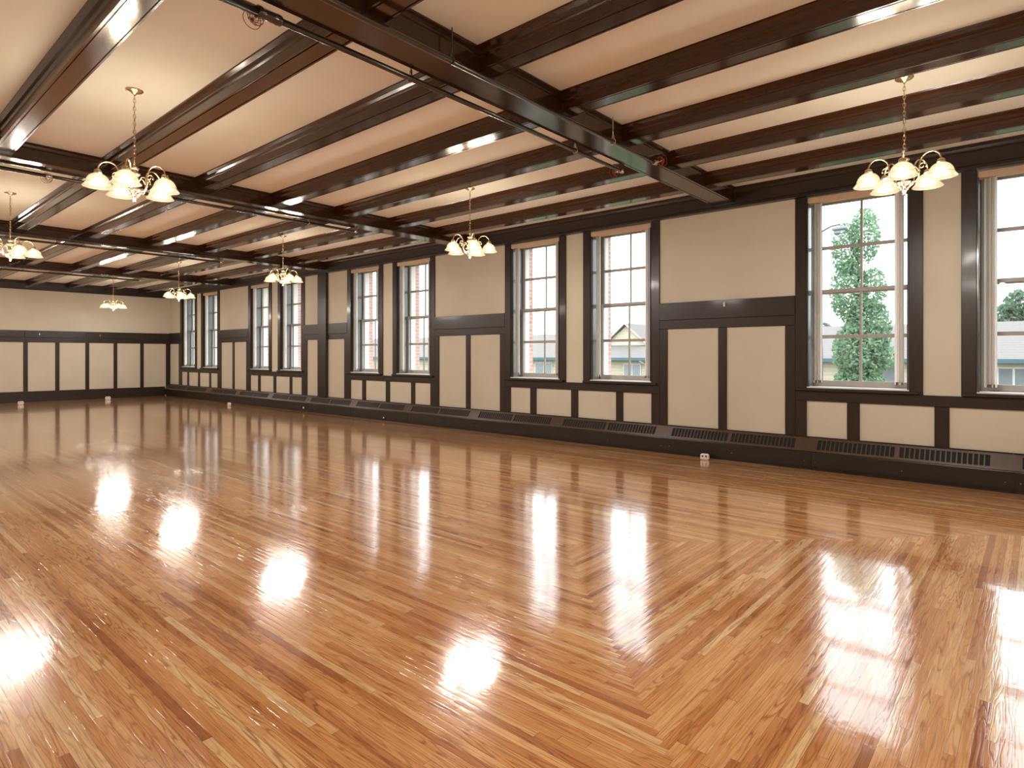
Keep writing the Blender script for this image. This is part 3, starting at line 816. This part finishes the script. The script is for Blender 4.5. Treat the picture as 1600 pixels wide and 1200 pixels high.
def tree(x, y, zg, top, blobs, leaf, nleaf, lsz, label, trunk_r):
    root = empty('columnar_tree' if 'columnar' in label else 'leafy_tree', (x, y, zg))
    t = MB()
    t.tube([(0, 0, 0), (0.05, 0, (top-zg)*0.4), (0.0, 0.03, (top-zg)*0.75), (0.02, 0, (top-zg)*0.93)], [trunk_r, trunk_r*0.75, trunk_r*0.4, trunk_r*0.12], 8)
    rnd = random.Random(int(x*100))
    for k in range(14):
        z = (top-zg)*(0.25+0.6*k/14); a = rnd.uniform(0, 2*PI); r = rnd.uniform(0.25, 0.5)*max(b[3] for b in blobs)
        t.tube([(0, 0, z), (r*math.cos(a)*0.6, r*math.sin(a)*0.6, z+0.3), (r*math.cos(a), r*math.sin(a), z+0.8)], [trunk_r*0.3, trunk_r*0.2, trunk_r*0.08], 5)
    t.build('trunk', M['bark'], root)
    m = MB()
    vol = [b[3]*b[3]*b[4] for b in blobs]; tot = sum(vol)
    for b, v in zip(blobs, vol):
        for _ in range(int(nleaf*v/tot)):
            while True:
                p = Vector((rnd.uniform(-1, 1), rnd.uniform(-1, 1), rnd.uniform(-1, 1)))
                if 0.15 < p.length < 1: break
            p = p * (p.length**-0.35)
            c = Vector((b[0]+p.x*b[3], b[1]+p.y*b[3], b[2]-zg+p.z*b[4]))
            u = Vector((rnd.uniform(-1, 1), rnd.uniform(-1, 1), rnd.uniform(-1, 1))).normalized(); w = u.orthogonal().normalized()
            if rnd.random() < 0.5: w = u.cross(w)
            s = lsz*rnd.uniform(0.7, 1.3)
            m.quad(tuple(c-u*s), tuple(c-w*s*0.6+u*s*0.1), tuple(c+u*s), tuple(c+w*s*0.6+u*s*0.1))
    m.build('foliage', leaf, root, recalc=False)
    return tag(root, label, 'tree')
tree(-4.02, 20.0, -1.5, 5.6, [(0.02, 0, -0.1, 0.86, 1.35), (0.05, 0, 1.55, 0.72, 0.95), (0.25, 0.1, 2.2, 0.60, 0.9), (-0.22, 0, 3.3, 0.52, 0.95), (0.40, 0, 3.25, 0.36, 0.75), (-0.30, 0, 4.55, 0.42, 0.8), (0.18, 0, 4.9, 0.40, 0.85), (0.72, 0, 1.35, 0.35, 0.35)],
     M['leaf'], 17000, 0.058, 'green columnar tree standing outside the second window', 0.10)
tree(-1.0, 48.0, -1.5, 5.5, [(0.1, 0, 3.8, 1.0, 1.65), (-0.6, 0, 3.2, 0.9, 1.4), (0.9, 0, 3.1, 1.0, 1.6)], M['leaf2'], 3600, 0.14, 'leafy tree rising behind the roof outside the first window', 0.16)
tree(-12.6, 50.0, -1.5, 4.2, [(0, 0, 3.2, 0.9, 0.8)], M['leaf2'], 700, 0.14, 'small tree top showing over the roof left of the columnar tree', 0.12)
tree(-27.5, 50.0, -1.5, 4.3, [(0, 0, 3.3, 2.0, 0.75)], M['leaf2'], 1200, 0.16, 'low tree tops showing behind the gable outside the third window', 0.12)
def street_light():
    x, y = -3.78, 16.0
    root = empty('street_light', (x, y, -1.5))
    p = MB(); p.tube([(-0.23, 0.0, 0), (-0.23, 0.0, 5.95)], [0.055, 0.04], 10); p.build('pole', M['pipe'], root)
    a = MB(); a.tube([(-0.23, 0, 5.92), (0.0, 0, 6.03), (0.2, 0, 6.05)], 0.02, 8); a.build('bracket', M['pipe'], root)
    l = MB(); l.cbox(0.02, 0.36, -0.09, 0.09, 5.90, 5.99, 0.03); l.cbox(0.06, 0.22, -0.07, 0.07, 5.82, 5.90, 0.02)
    l.build('lamp_head', M['hglass'], root)
    return tag(root, 'grey street lamp head on a pole seen through the second window', 'street light')
street_light()

# ------------------------------------------------------------------ daylight
w = bpy.data.worlds.new('overcast_sky'); scene.world = w; w.use_nodes = True
bg = w.node_tree.nodes['Background']; bg.inputs[0].default_value = (0.93, 0.97, 1.0, 1); bg.inputs[1].default_value = 4.0
for i, (x0, x1) in enumerate(openings):
    ld = bpy.data.lights.new('window_daylight', 'AREA'); ld.shape = 'RECTANGLE'; ld.size = x1-x0; ld.size_y = ZT-ZS
    ld.cycles.is_portal = True
    lo = bpy.data.objects.new('window_daylight', ld); COL.objects.link(lo)
    lo.location = ((x0+x1)/2, YO+0.03, (ZS+ZT)/2); lo.rotation_euler = (-PI/2, 0, 0)   # -Z points into the hall

# ------------------------------------------------------------------ camera
cam = bpy.data.cameras.new('camera'); co = bpy.data.objects.new('camera', cam); COL.objects.link(co)
co.location = (0, 0, 1.45); co.rotation_euler = (PI/2, 0, 0.716238)
cam.sensor_fit = 'HORIZONTAL'; cam.sensor_width = 36.0; cam.lens = 948.22/1600*36.0
cam.shift_y = -(600-554.258)/1600
cam.clip_start = 0.05; cam.clip_end = 300
scene.camera = co
vs = scene.view_settings
vs.view_transform = 'Standard'; vs.look = 'None'; vs.gamma = 1.0; vs.exposure = 0.25; vs.use_curve_mapping = False
scene.cycles.use_denoising = True
scene.cycles.max_bounces = 10; scene.cycles.diffuse_bounces = 6; scene.cycles.glossy_bounces = 4; scene.cycles.transparent_max_bounces = 12
scene.cycles.sample_clamp_indirect = 8.0
